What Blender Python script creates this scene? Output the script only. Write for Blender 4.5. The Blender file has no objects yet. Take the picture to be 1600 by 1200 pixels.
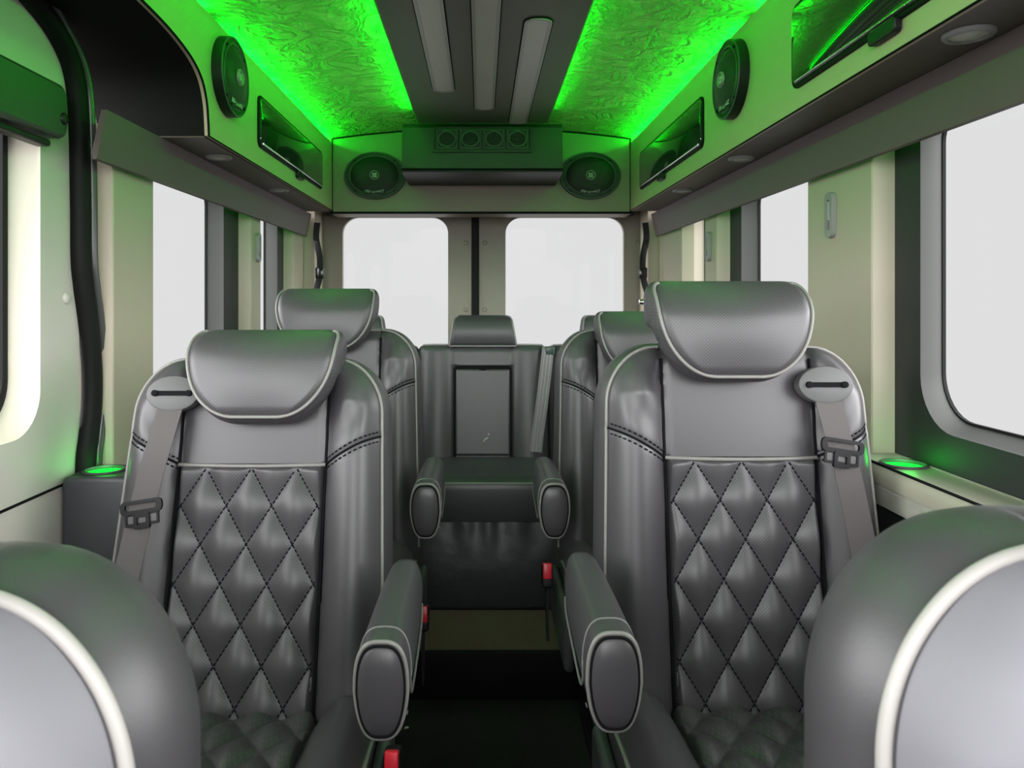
import bpy, bmesh, math, random
from mathutils import Vector, Matrix
random.seed(4)
PI = math.pi
S = bpy.context.scene
C = S.collection
EYE = 1.15                      # eye height above the floor; heights below are written EYE + h

# ------------------------------------------------------------------ camera, sky, exposure, large lights
cam_d = bpy.data.cameras.new('camera')
cam = bpy.data.objects.new('camera', cam_d); C.objects.link(cam)
cam.location = (0, 0, EYE); cam.rotation_euler = (PI/2, 0, 0)
cam_d.sensor_fit = 'HORIZONTAL'; cam_d.sensor_width = 36.0
cam_d.lens = 36.0*1164/1600
cam_d.shift_x = 48/1600; cam_d.shift_y = -130/1600
cam_d.clip_start = 0.02
cam_d.dof.use_dof = True; cam_d.dof.focus_distance = 1.5; cam_d.dof.aperture_fstop = 13
S.camera = cam
S.view_settings.view_transform = 'Standard'
S.view_settings.look = 'None'
S.view_settings.gamma = 1.0
S.view_settings.use_curve_mapping = False
S.view_settings.exposure = 0.0

world = bpy.data.worlds.new('sky'); S.world = world; world.use_nodes = True
wn = world.node_tree.nodes; wl = world.node_tree.links; wn.clear()
wo = wn.new('ShaderNodeOutputWorld'); wb = wn.new('ShaderNodeBackground')
tc = wn.new('ShaderNodeTexCoord'); sx = wn.new('ShaderNodeSeparateXYZ')
mr = wn.new('ShaderNodeMapRange'); mr.interpolation_type = 'SMOOTHSTEP'
SKY_FRONT, GROUND_FRONT = 16.0, 0.3                # bright sky at the sides and ahead of the windscreen (behind the camera), flat haze behind the van
mr.inputs['From Min'].default_value = 0.74; mr.inputs['From Max'].default_value = 0.30
mr.inputs['To Min'].default_value = 0.0; mr.inputs['To Max'].default_value = 1.0
mz = wn.new('ShaderNodeMapRange'); mz.interpolation_type = 'SMOOTHSTEP'      # dark ground below the bright sky ahead
mz.inputs['From Min'].default_value = -0.20; mz.inputs['From Max'].default_value = 0.30
mz.inputs['To Min'].default_value = GROUND_FRONT; mz.inputs['To Max'].default_value = SKY_FRONT
mt = wn.new('ShaderNodeMapRange'); mt.interpolation_type = 'SMOOTHSTEP'      # sky dims from the bright horizon toward the zenith
mt.inputs['From Min'].default_value = 0.12; mt.inputs['From Max'].default_value = 0.50
mt.inputs['To Min'].default_value = 1.0; mt.inputs['To Max'].default_value = 0.30
md_ = wn.new('ShaderNodeMath'); md_.operation = 'MULTIPLY'
mm = wn.new('ShaderNodeMix'); mm.data_type = 'FLOAT'; mm.inputs[2].default_value = 0.742
wl.new(tc.outputs['Generated'], sx.inputs[0]); wl.new(sx.outputs['Y'], mr.inputs['Value'])
wl.new(sx.outputs['Z'], mz.inputs['Value']); wl.new(mr.outputs[0], mm.inputs[0]); wl.new(sx.outputs['Z'], mt.inputs['Value']); wl.new(mz.outputs[0], md_.inputs[0]); wl.new(mt.outputs[0], md_.inputs[1]); wl.new(md_.outputs[0], mm.inputs[3]); wl.new(mm.outputs[0], wb.inputs['Strength']); wb.inputs['Color'].default_value = (1.0, 1.0, 1.01, 1)
wl.new(wb.outputs[0], wo.inputs[0])

def area(name, loc, direction, sx_, sy_, power, col, up=(0, 1, 0)):
    d = bpy.data.lights.new(name, 'AREA'); d.shape = 'RECTANGLE'; d.size = sx_; d.size_y = sy_
    d.energy = power; d.color = col
    o = bpy.data.objects.new(name, d); C.objects.link(o); o.location = loc
    z = -Vector(direction).normalized(); y = Vector(up).normalized(); x = y.cross(z).normalized(); y = z.cross(x)
    o.rotation_euler = Matrix((x, y, z)).transposed().to_euler()
    return o
GREEN = (0.0, 1.0, 0.012)
COVE, CONS, PILL = 6.0, 4.0, 0.30
for s in (-1, 1):
    # light of the LED tape along the cabinet tops, with a dark joint at y 1.78-1.87
    area('cove_light', (s*0.662, 2.53, EYE+0.6835), (-s*0.80, 0, 0.60), 0.010, 1.32, COVE, GREEN)
    area('cove_light', (s*0.662, 0.92, EYE+0.6835), (-s*0.80, 0, 0.60), 0.010, 1.72, COVE*1.3, GREEN)
    area('console_light', (s*0.258, 1.75, EYE+0.712), (s*0.75, 0, 0.66), 0.008, 2.2, CONS, GREEN)
    area('valance_light', (s*0.789, 2.45 if s < 0 else 1.95, EYE+0.345), (s*0.25, 0, -1), 0.010, 1.7 if s < 0 else 2.7, PILL*(1 if s < 0 else 1.5), GREEN)

# ------------------------------------------------------------------ materials
MATS = {}
def mat(name, col, rough=0.5, metal=0.0, spec=0.5, bump=0.0, bscale=400.0, emit=None, estr=0.0, vary=0.0, coat=0.0, bdist=0.001):
    if name in MATS: return MATS[name]
    m = bpy.data.materials.new(name); m.use_nodes = True
    n = m.node_tree.nodes; l = m.node_tree.links
    b = n['Principled BSDF']
    b.inputs['Base Color'].default_value = (*col, 1)
    b.inputs['Roughness'].default_value = rough; b.inputs['Metallic'].default_value = metal
    b.inputs['Specular IOR Level'].default_value = spec
    b.inputs['Coat Weight'].default_value = coat
    t = n.new('ShaderNodeTexCoord')
    if vary or bump:
        nz = n.new('ShaderNodeTexNoise'); nz.inputs['Scale'].default_value = bscale; nz.inputs['Detail'].default_value = 4
        l.new(t.outputs['Object'], nz.inputs['Vector'])
    if vary:
        mx = n.new('ShaderNodeMix'); mx.data_type = 'RGBA'
        mx.inputs[6].default_value = (*[c*(1-vary) for c in col], 1)
        mx.inputs[7].default_value = (*[min(1, c*(1+vary)) for c in col], 1)
        l.new(nz.outputs['Fac'], mx.inputs[0]); l.new(mx.outputs[2], b.inputs['Base Color'])
    if bump:
        bp = n.new('ShaderNodeBump'); bp.inputs['Strength'].default_value = bump; bp.inputs['Distance'].default_value = bdist
        l.new(nz.outputs['Fac'], bp.inputs['Height']); l.new(bp.outputs[0], b.inputs['Normal'])
    if emit:
        b.inputs['Emission Color'].default_value = (*emit, 1); b.inputs['Emission Strength'].default_value = estr
    MATS[name] = m
    return m

def perforated(name, col, dot, rough):
    """leather with a fine staggered grid of pinholes in the part's own x / z"""
    m = mat(name, col, rough, bump=0.12, bscale=500)
    n = m.node_tree.nodes; l = m.node_tree.links; b = n['Principled BSDF']
    t = n.new('ShaderNodeTexCoord'); s = n.new('ShaderNodeSeparateXYZ'); l.new(t.outputs['Object'], s.inputs[0])
    def M(op, a, bb=None):
        q = n.new('ShaderNodeMath'); q.operation = op
        for i, v in enumerate((a, bb)):
            if v is None: continue
            if isinstance(v, (int, float)): q.inputs[i].default_value = v
            else: l.new(v, q.inputs[i])
        return q.outputs[0]
    p = 1/0.0058
    a = M('MULTIPLY', M('ADD', s.outputs['X'], s.outputs['Z']), p)
    c = M('MULTIPLY', M('SUBTRACT', s.outputs['X'], s.outputs['Z']), p)
    fa = M('SUBTRACT', M('FRACT', a), 0.5); fc = M('SUBTRACT', M('FRACT', c), 0.5)
    r = M('SQRT', M('ADD', M('MULTIPLY', fa, fa), M('MULTIPLY', fc, fc)))
    k = M('LESS_THAN', r, 0.20)
    mx = n.new('ShaderNodeMix'); mx.data_type = 'RGBA'
    mx.inputs[6].default_value = (*col, 1); mx.inputs[7].default_value = (*dot, 1)
    l.new(k, mx.inputs[0]); l.new(mx.outputs[2], b.inputs['Base Color'])
    return m

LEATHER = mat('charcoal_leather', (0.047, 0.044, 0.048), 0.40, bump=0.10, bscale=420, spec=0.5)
PERF = perforated('perforated_charcoal_leather', (0.045, 0.042, 0.046), (0.085, 0.085, 0.085), 0.41)
PIPE = mat('pale_grey_piping', (0.17, 0.165, 0.155), 0.45, bump=0.1, bscale=300)
THREAD = mat('black_thread', (0.006, 0.006, 0.010), 0.8, spec=.1)
SEAM = mat('dark_seam', (0.005, 0.005, 0.006), 0.8, spec=.1)
WEB = mat('grey_belt_webbing', (0.085, 0.078, 0.077), 0.75, spec=.15, bump=0.3, bscale=700)
BENCHL = mat('bench_leather', (0.040, 0.040, 0.043), 0.42, bump=0.10, bscale=420)
SKIRT = mat('black_vinyl', (0.016, 0.019, 0.021), 0.38, bump=0.25, bscale=14, bdist=0.01)
BULK = mat('shaded_beige_leather', (0.20, 0.165, 0.12), 0.5, bump=0.15, bscale=300)  # beige leather with the rear bulkhead's shade put into the colour
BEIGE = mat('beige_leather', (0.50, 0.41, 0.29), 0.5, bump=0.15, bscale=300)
PILLAR = mat('pale_pillar_vinyl', (0.40, 0.35, 0.275), 0.5, bump=0.08, bscale=300)
DOORP = mat('pale_door_plastic', (0.50, 0.47, 0.43), 0.55, bump=0.08, bscale=400)
TAUPE = mat('taupe_vinyl', (0.112, 0.084, 0.080), 0.55, bump=0.12, bscale=350)
DKTAUPE = mat('dark_taupe_vinyl', (0.105, 0.080, 0.066), 0.5, bump=0.12, bscale=350)
BLACKL = mat('black_leather_lining', (0.011, 0.011, 0.010), 0.9, bump=0.2, bscale=350, spec=.08)
WALLD = mat('charcoal_wall_plastic', (0.022, 0.024, 0.023), 0.55, spec=.3, bump=0.1, bscale=300)
REVEAL = mat('grey_window_reveal', (0.055, 0.056, 0.054), 0.7, spec=.3)
RUBBER = mat('black_rubber', (0.006, 0.006, 0.006), 0.6, spec=.15)
BLKPL = mat('black_plastic', (0.010, 0.010, 0.011), 0.45, spec=.3)
DKPL = mat('dark_grey_plastic', (0.055, 0.058, 0.062), 0.4)
GREYPL = mat('grey_plastic', (0.26, 0.26, 0.255), 0.42)
LENS = mat('frosted_lens', (0.55, 0.52, 0.47), 0.35)
CHROME = mat('chrome', (0.75, 0.75, 0.75), 0.15, metal=1.0)
DKGLASS = mat('dark_mirror_glass', (0.16, 0.165, 0.16), 0.04, metal=0.9)
RED = mat('red_release_button', (0.65, 0.012, 0.03), 0.35)
LEDM = mat('green_led', (0.0, 0.2, 0.0), 0.5, emit=GREEN, estr=3.0)
CUPLED = mat('lit_cup_wall', (0.02, 0.3, 0.05), 0.3, emit=(0.0, 1.0, 0.06), estr=0.75)
CUPDIM = mat('dim_cup_rib', (0.02, 0.3, 0.05), 0.3, emit=(0.0, 1.0, 0.06), estr=0.38)
CARPET = mat('brown_carpet', (0.115, 0.074, 0.056), 0.95, bump=0.8, bscale=260, vary=0.5, bdist=0.004)
BLKCARP = mat('black_carpet', (0.016, 0.012, 0.013), 0.95, bump=0.8, bscale=260, vary=0.4, bdist=0.004)
STONE = mat('mottled_stone_trim', (0.34, 0.34, 0.29), 0.35, vary=0.35, bscale=26)
LOGO = mat('white_lettering', (0.8, 0.8, 0.8), 0.4)
MESHG = mat('speaker_grille', (0.010, 0.011, 0.011), 0.45, bump=0.9, bscale=330, bdist=0.002)

# crinkled suede headliner
CEIL = mat('crinkled_suede', (0.66, 0.56, 0.34), 0.7)
n = CEIL.node_tree.nodes; l = CEIL.node_tree.links
t = n.new('ShaderNodeTexCoord')
n1 = n.new('ShaderNodeTexNoise'); n1.inputs['Scale'].default_value = 8.5; n1.inputs['Detail'].default_value = 5; n1.inputs['Distortion'].default_value = 1.6
l.new(t.outputs['Object'], n1.inputs['Vector'])
w1 = n.new('ShaderNodeMath'); w1.operation = 'SUBTRACT'; w1.inputs[1].default_value = 0.5; l.new(n1.outputs['Fac'], w1.inputs[0])
w2 = n.new('ShaderNodeMath'); w2.operation = 'ABSOLUTE'; l.new(w1.outputs[0], w2.inputs[0])
w3 = n.new('ShaderNodeMapRange'); w3.inputs['From Min'].default_value = 0.0; w3.inputs['From Max'].default_value = 0.07
w3.inputs['To Min'].default_value = 1.0; w3.inputs['To Max'].default_value = 0.0; l.new(w2.outputs[0], w3.inputs['Value'])
n2 = n.new('ShaderNodeTexNoise'); n2.inputs['Scale'].default_value = 24; n2.inputs['Detail'].default_value = 6; n2.inputs['Distortion'].default_value = 2.2
l.new(t.outputs['Object'], n2.inputs['Vector'])
ad = n.new('ShaderNodeMath'); ad.operation = 'ADD'; l.new(w3.outputs[0], ad.inputs[0]); l.new(n2.outputs['Fac'], ad.inputs[1])
bp = n.new('ShaderNodeBump'); bp.inputs['Strength'].default_value = 1.0; bp.invert = True; bp.inputs['Distance'].default_value = 0.022
l.new(ad.outputs[0], bp.inputs['Height']); l.new(bp.outputs[0], n['Principled BSDF'].inputs['Normal'])

GLASS = bpy.data.materials.new('window_glass'); GLASS.use_nodes = True
n = GLASS.node_tree.nodes; l = GLASS.node_tree.links; n.clear()
o_ = n.new('ShaderNodeOutputMaterial'); tr = n.new('ShaderNodeBsdfTransparent'); gl = n.new('ShaderNodeBsdfGlossy')
gl.inputs['Roughness'].default_value = 0.02; gl.inputs['Color'].default_value = (1, 1, 1, 1)
mxs = n.new('ShaderNodeMixShader'); mxs.inputs[0].default_value = 0.0015
l.new(tr.outputs[0], mxs.inputs[1]); l.new(gl.outputs[0], mxs.inputs[2]); l.new(mxs.outputs[0], o_.inputs[0])

# ------------------------------------------------------------------ mesh helpers
def mesh(name, verts, faces, m, smooth=True, angle=None):
    if angle is None: angle = 20 if max(len(f) for f in faces) > 20 else 55
    me = bpy.data.meshes.new(name); me.from_pydata([tuple(v) for v in verts], [], faces)
    bm = bmesh.new(); bm.from_mesh(me); bmesh.ops.recalc_face_normals(bm, faces=bm.faces); bm.to_mesh(me); bm.free()
    me.materials.append(m)
    if smooth:
        me.polygons.foreach_set('use_smooth', [True]*len(me.polygons)); me.set_sharp_from_angle(angle=math.radians(angle))
    me.update(); return me
def link(name, me, parent=None, loc=(0, 0, 0), rot=(0, 0, 0)):
    o = bpy.data.objects.new(name, me); C.objects.link(o); o.location = loc; o.rotation_euler = rot
    if parent: o.parent = parent
    return o
class MB:
    def __init__(s): s.v = []; s.f = []
    def add(s, vf, mtx=None):
        v, f = vf; k = len(s.v)
        s.v += [(mtx @ Vector(p)) if mtx else Vector(p) for p in v]; s.f += [tuple(i+k for i in q) for q in f]; return s
    def obj(s, name, m, parent=None, loc=(0, 0, 0), rot=(0, 0, 0), **k):
        return link(name, mesh(name, s.v, s.f, m, **k), parent, loc, rot)
def box(c, d, bev=0.0, seg=3):
    bm = bmesh.new(); bmesh.ops.create_cube(bm, size=1.0)
    for v in bm.verts: v.co = Vector((v.co.x*d[0]+c[0], v.co.y*d[1]+c[1], v.co.z*d[2]+c[2]))
    if bev: bmesh.ops.bevel(bm, geom=list(bm.edges), offset=bev, segments=seg, profile=0.5, affect='EDGES')
    bm.verts.ensure_lookup_table()
    r = ([v.co.copy() for v in bm.verts], [tuple(v.index for v in f.verts) for f in bm.faces]); bm.free(); return r
def tube(pts, r, n=8, closed=False, rfun=None):
    P = [Vector(p) for p in pts]; V = []; F = []; N = len(P)
    up = None
    for i in range(N):
        if closed: tg = P[(i+1) % N]-P[i-1]
        else: tg = P[min(N-1, i+1)]-P[max(0, i-1)]
        tg.normalize()
        if up is None:
            up = Vector((0, 0, 1)) if abs(tg.z) < .9 else Vector((1, 0, 0))
        up = (up-tg*up.dot(tg)).normalized(); sd = tg.cross(up)
        rr = rfun(i/(N-1)) if rfun else r
        for k in range(n):
            a = 2*PI*k/n; V.append(P[i]+(up*math.cos(a)+sd*math.sin(a))*rr)
    for i in range(N if closed else N-1):
        j = (i+1) % N
        for k in range(n): F.append((i*n+k, i*n+(k+1) % n, j*n+(k+1) % n, j*n+k))
    if not closed: F.append(tuple(range(n))); F.append(tuple((N-1)*n+k for k in range(n)))
    return V, F
def ribbon(pts, wvec, w, th):
    """flat strap: centre line, local width direction, thin solid section"""
    V = []; F = []; N = len(pts); P = [Vector(p) for p in pts]
    for i in range(N):
        tg = (P[min(N-1, i+1)]-P[max(0, i-1)]).normalized()
        wd = Vector(wvec); wd = (wd-tg*wd.dot(tg)).normalized(); nn = tg.cross(wd)
        for a, b in ((-1, -1), (1, -1), (1, 1), (-1, 1)): V.append(P[i]+wd*a*w/2+nn*b*th/2)
    for i in range(N-1):
        for k in range(4): F.append((4*i+k, 4*i+(k+1) % 4, 4*i+4+(k+1) % 4, 4*i+4+k))
    F += [(0, 1, 2, 3), (4*N-4, 4*N-3, 4*N-2, 4*N-1)]
    return V, F
def catmull(pts, n=8, closed=False):
    P = [Vector(p) for p in pts]; R = []; N = len(P)
    for i in range(N if closed else N-1):
        if closed: a, b, c, d = P[i-1], P[i], P[(i+1) % N], P[(i+2) % N]
        else: a, b, c, d = P[max(0, i-1)], P[i], P[i+1], P[min(N-1, i+2)]
        for k in range(n):
            t = k/n
            R.append(0.5*((2*b)+(c-a)*t+(2*a-5*b+4*c-d)*t*t+(3*b-a-3*c+d)*t**3))
    if not closed: R.append(P[-1])
    return R
def rrect(x0, x1, y0, y1, r, n=8):
    """rounded rectangle; r one radius or four (bottom-left, bottom-right, top-right, top-left)"""
    if not isinstance(r, (tuple, list)): r = (r,)*4
    out = []
    for (cx, cy, a0, q) in ((x0+r[0], y0+r[0], PI, r[0]), (x1-r[1], y0+r[1], 1.5*PI, r[1]), (x1-r[2], y1-r[2], 0, r[2]), (x0+r[3], y1-r[3], .5*PI, r[3])):
        for k in range(n+1):
            a = a0+k/n*PI/2; out.append((cx+q*math.cos(a), cy+q*math.sin(a)))
    return out
def ellipse(cx, cy, rx, ry, n=48): return [(cx+rx*math.cos(2*PI*k/n), cy+ry*math.sin(2*PI*k/n)) for k in range(n)]
def prism(poly, a, b, f, bev=0.0):
    """polygon extruded from a to b; f maps (p, q, t) to a point; bev eases the b end"""
    n = len(poly); V = [f(p, q, a) for p, q in poly]; F = [tuple(range(n))]
    if bev:
        cx = sum(p for p, q in poly)/n; cy = sum(q for p, q in poly)/n
        sg = 1 if b > a else -1
        rings = [(0, b-sg*bev), (bev*.3, b-sg*bev*.3), (bev, b)]
    else: rings = [(0, b)]
    def inset(i, d):
        p0 = Vector(poly[i-1]); p1 = Vector(poly[i]); p2 = Vector(poly[(i+1) % n])
        t = (p2-p0).normalized() if (p2-p0).length > 1e-9 else Vector((1, 0)); nn = Vector((-t.y, t.x))
        if nn.dot(Vector((cx, cy))-p1) < 0: nn = -nn
        return p1+nn*d
    for d, tt in rings:
        for i in range(n):
            p = inset(i, d) if d else poly[i]; V.append(f(p[0], p[1], tt))
    for k in range(len(rings)):
        for i in range(n): F.append((k*n+i, k*n+(i+1) % n, (k+1)*n+(i+1) % n, (k+1)*n+i))
    F.append(tuple(len(rings)*n+i for i in range(n)))
    return V, F
def lathe(prof, n=40, f=lambda x, y, z: (x, y, z)):
    """profile (r, z) turned about z"""
    V = []; F = []; m = len(prof)
    for r, z in prof:
        for k in range(n): V.append(f(r*math.cos(2*PI*k/n), r*math.sin(2*PI*k/n), z))
    for i in range(m-1):
        for k in range(n): F.append((i*n+k, i*n+(k+1) % n, (i+1)*n+(k+1) % n, (i+1)*n+k))
    return V, F
def frame(outer, inner, a, b, f):
    """ring between two outlines with the same point count, given depth a..b"""
    n = len(outer); V = []; F = []
    for t in (a, b):
        for o in (outer, inner):
            for p, q in o: V.append(f(p, q, t))
    for i in range(n):
        j = (i+1) % n
        F += [(i, j, n+j, n+i), (2*n+i, 2*n+j, 3*n+j, 3*n+i), (i, j, 2*n+j, 2*n+i), (n+i, n+j, 3*n+j, 3*n+i)]
    return V, F
def word(txt, size, depth=0.0006):
    cu = bpy.data.curves.new('lettering', 'FONT'); cu.body = txt; cu.size = size; cu.extrude = depth; cu.align_x = 'CENTER'; cu.align_y = 'CENTER'
    o = bpy.data.objects.new('lettering', cu); C.objects.link(o)
    bpy.context.view_layer.update()
    me = bpy.data.meshes.new_from_object(o.evaluated_get(bpy.context.evaluated_depsgraph_get()))
    v = [x.co.copy() for x in me.vertices]; f = [tuple(p.vertices) for p in me.polygons]
    bpy.data.objects.remove(o); bpy.data.meshes.remove(me); bpy.data.curves.remove(cu)
    return v, f

def tag(o, label, cat, group=None):
    o['label'] = label; o['category'] = cat
    if group: o['group'] = group
    return o
def thing(name, label, cat, loc=(0, 0, 0), group=None, rot=(0, 0, 0)):
    o = bpy.data.objects.new(name, None); C.objects.link(o); o.location = loc; o.rotation_euler = rot; o.empty_display_size = .1
    return tag(o, label, cat, group)
def struct(o, label=None, cat=None):
    o['kind'] = 'structure'
    if label: tag(o, label, cat)
    return o
def H(h): return EYE+h

# ------------------------------------------------------------------ shell
XW = 0.84                                  # inner face of the side walls
Z0, Z1 = 0.0, H(0.385)
fl = MB().add(box((0, 0.61, -0.02), (1.9, 3.30, 0.04)))
struct(fl.obj('floor', BLKCARP), 'black carpeted floor of the aisle between the seats', 'floor')
pf = MB().add(box((0, 2.86, 0.0575), (1.76, 1.40, 0.155), 0.003))
struct(pf.obj('floor', CARPET), 'brown carpeted raised floor in front of the rear bench', 'floor')
st = MB().add(box((0, 2.153, 0.066), (1.7, 0.016, 0.146), 0.004))
struct(st.obj('trim_1', RUBBER), 'black step riser below the edge of the brown carpet', 'trim')

def ceil_h(x): return 0.745-0.11*x*x
V = []; F = []; nx = 28
for y in (-0.35, 3.3):
    for i in range(nx+1):
        x = -.9+1.8*i/nx; V.append((x, y, H(ceil_h(x))))
for i in range(nx): F.append((i, i+1, nx+2+i, nx+1+i))
k = len(V)
for y in (-0.35, 3.3):
    for i in range(nx+1):
        x = -.9+1.8*i/nx; V.append((x, y, H(ceil_h(x)+.03)))
for i in range(nx): F.append((k+i, k+i+1, k+nx+2+i, k+nx+1+i))
F += [(0, nx+1, k+nx+1, k), (nx, 2*nx+1, k+2*nx+1, k+nx)]
struct(link('ceiling', mesh('ceiling', V, F, CEIL)), 'crinkled suede ceiling lit green', 'ceiling')

# the cab behind the viewpoint: dashboard and the lower body sides up to the window line
dp = [(-1.03, 0), (-.72, 0), (-.72, H(-.55)), (-.66, H(-.32)), (-.70, H(-.20)), (-.82, H(-.13)), (-1.03, H(-.12))]
struct(MB().add(prism(dp, -.9, .9, lambda p, q, t: (t, p, q))).obj('trim_0', DKTAUPE, angle=30), 'dark dashboard at the front of the van', 'dashboard')
for s in (-1, 1):
    struct(MB().add(box((s*.87, -.46, H(-.66)), (.06, 1.14, .98))).obj('wall_left' if s < 0 else 'wall_right', WALLD), 'charcoal lower %s side of the cab' % ('left' if s < 0 else 'right'), 'wall')

def side_map(s): return lambda p, q, t: (s*t, p, H(q))           # polygon in (y, h), t = distance from the axis

WIN_N = [0]
def wall_with_window(side, y0, y1, op, glass, rad, lab, wlab, m=WALLD):
    """wall panel with a rounded opening, flared reveal, pane and rubber"""
    s = -1 if side == 'left' else 1
    f = side_map(s); n = 8
    inner = rrect(*op, rad, n); gl_ = rrect(*glass, [r*0.9 for r in (rad if isinstance(rad, (list, tuple)) else (rad,)*4)], n)
    hb, ht = -1.15, 0.385
    # outer points matched to the inner outline corner by corner
    outer = []
    for (cx, cy) in ((y0, hb), (y1, hb), (y1, ht), (y0, ht)): outer += [(cx, cy)]*(n+1)
    N = len(inner); Vv = [f(p, q, XW) for p, q in outer]+[f(p, q, XW) for p, q in inner]+[f(p, q, XW+.06) for p, q in outer]
    Ff = []
    for i in range(N):
        j = (i+1) % N
        Ff.append((i, j, N+j, N+i))
        if outer[i] != outer[j]: Ff.append((i, j, 2*N+j, 2*N+i))
    me = mesh('wall', Vv, Ff, m, smooth=False)
    bm = bmesh.new(); bm.from_mesh(me); bmesh.ops.dissolve_degenerate(bm, dist=1e-6, edges=bm.edges); bm.to_mesh(me); bm.free()
    w = struct(link('wall_'+side, me), lab, 'wall')
    WIN_N[0] += 1
    V2 = [f(p, q, XW-.003) for p, q in inner]+[f(p, q, XW+.018) for p, q in inner]+[f(p, q, XW+.05) for p, q in gl_]
    F2 = []
    for r_ in range(2):
        for i in range(N):
            j = (i+1) % N; F2.append((r_*N+i, r_*N+j, (r_+1)*N+j, (r_+1)*N+i))
    wn_ = struct(link('window_%d' % WIN_N[0], mesh('window_reveal', V2, F2, REVEAL)), wlab, 'window')
    MB().add(prism(gl_, XW+.048, XW+.053, f)).obj('pane', GLASS, wn_, smooth=False)
    sm = [(p, q) for p, q in rrect(glass[0]+.004, glass[1]-.004, glass[2]+.004, glass[3]-.004, [r*0.85 for r in (rad if isinstance(rad, (list, tuple)) else (rad,)*4)], n)]
    MB().add(frame(gl_, sm, XW+.0475, XW+.054, f)).obj('window_seal', RUBBER, wn_)
    return w
wall_with_window('right', 0.12, 1.513, (0.30, 1.42, -0.24, 0.36), (0.31, 1.437, -0.226, 0.36), (.10, .10, .06, .06), 'charcoal right wall panel around the nearest window', 'nearest right side window with pale grey surround')
wall_with_window('right', 1.75, 2.60, (1.80, 2.397, -0.24, 0.36), (1.80, 2.387, -0.226, 0.36), (.10, .10, .06, .06), 'right wall panel around the window behind the tall headrest', 'middle right side window behind the first right seat')
wall_with_window('right', 2.66, 3.30, (2.72, 3.00, -0.24, 0.36), (2.72, 2.945, -0.226, 0.36), (.06, .06, .05, .05), 'rear right wall panel between the last two pillars', 'rear right side window hidden behind the pillar')
wall_with_window('left', 1.72, 2.60, (1.79, 2.42, -0.24, 0.36), (1.79, 2.41, -0.226, 0.36), (.10, .10, .06, .06), 'left wall panel around the window beyond the sliding door', 'middle left side window beyond the sliding door')
wall_with_window('left', 2.66, 3.30, (2.72, 3.055, -0.24, 0.36), (2.72, 3.06, -0.226, 0.36), (.06, .06, .05, .05), 'rear left wall panel between the last two pillars', 'rear left side window seen as a thin sliver')

TR = [1]
def pillar(s, yb, yf0, yf1, lab, z0=0.0):
    """boxed pillar cover: bevel facing forward, flat face toward the aisle"""
    TR[0] += 1
    poly = [(XW+.004, yb), (.802, yf0), (.800, yf0+.004), (.800, yf1-.006), (.806, yf1), (XW+.05, yf1), (XW+.05, yb)]
    m = MB().add(prism(poly, z0, H(.384), lambda p, q, t: (s*p, q, t)))
    return struct(m.obj('trim_%d' % TR[0], PILLAR, angle=20), lab, 'pillar')
pillar(1, 1.513, 1.525, 1.83, 'wide pale pillar beside the first right seat')
pillar(1, 2.513, 2.53, 2.668, 'narrow pale pillar with belt slot behind the right windows')
pillar(1, 2.955, 2.975, 3.36, 'rearmost pale green-lit right pillar beside the rear door')
pillar(-1, 1.612, 1.618, 1.822, 'wide pale pillar right of the sliding door seal')
pillar(-1, 2.575, 2.59, 2.705, 'narrow pale pillar with belt slot on the left side')
pillar(-1, 3.16, 3.175, 3.36, 'rearmost pale green-lit left pillar beside the rear door')

# valance under the cabinets
def valance(s, y0, y1, lab, ends):
    TR[0] += 1
    poly = [(.752, .384), (.770, .300), (.773, .286), (.781, .284), (.783, .300), (.764, .384)]
    m = MB().add(prism(poly, y0, y1, lambda p, q, t: (s*p, t, H(q))))
    return struct(m.obj('trim_%d' % TR[0], TAUPE), lab, 'valance')
valance(1, 0.0, 3.30, 'taupe valance above the right windows', 0)
valance(-1, 1.497, 3.30, 'taupe valance above the left windows', 0)

# rear doors
def rear_door(i, x0, x1, w0, w1, lab):
    f = lambda p, q, t: (p, t, H(q)); n = 8
    inner = rrect(w0, w1, -0.42, 0.392, (.06, .06, .075, .075), n)
    outer = []
    for c in ((x0, -1.15), (x1, -1.15), (x1, .46), (x0, .46)): outer += [c]*(n+1)
    N = len(inner)
    me_v = [f(p, q, 3.50) for p, q in outer]+[f(p, q, 3.50) for p, q in inner]+[f(p, q, 3.53) for p, q in inner]+[f(p, q, 3.53) for p, q in outer]
    ff = []
    for k in range(N):
        j = (k+1) % N
        ff.append((k, j, N+j, N+k)); ff.append((N+k, N+j, 2*N+j, 2*N+k))
        ff.append((2*N+k, 2*N+j, 3*N+j, 3*N+k))
        if outer[k] != outer[j]: ff.append((k, j, 3*N+j, 3*N+k))
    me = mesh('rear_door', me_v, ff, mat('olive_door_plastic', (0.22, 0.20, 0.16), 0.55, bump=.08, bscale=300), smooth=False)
    bm = bmesh.new(); bm.from_mesh(me); bmesh.ops.dissolve_degenerate(bm, dist=1e-6, edges=bm.edges); bm.to_mesh(me); bm.free()
    d = struct(link('door_%d' % i, me), lab, 'door')
    WIN_N[0] += 1
    w = link('window_pane', mesh('window_pane', *prism(inner, 3.512, 3.517, f), GLASS, smooth=False), d)
    return d
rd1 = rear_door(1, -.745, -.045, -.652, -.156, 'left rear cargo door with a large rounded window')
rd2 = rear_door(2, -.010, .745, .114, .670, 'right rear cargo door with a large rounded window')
def clips(parent, pts, m, r=.011):
    for p, nrm in pts:
        q = Vector(nrm).to_track_quat('Z', 'Y').to_matrix().to_4x4(); q.translation = Vector(p)
        MB().add(lathe([(r, 0), (r, .002), (r*.8, .005), (r*.3, .006), (0.0001, .006)], 16), q).obj('trim_clip', m, parent)
OLIVE = MATS['olive_door_plastic']
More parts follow.
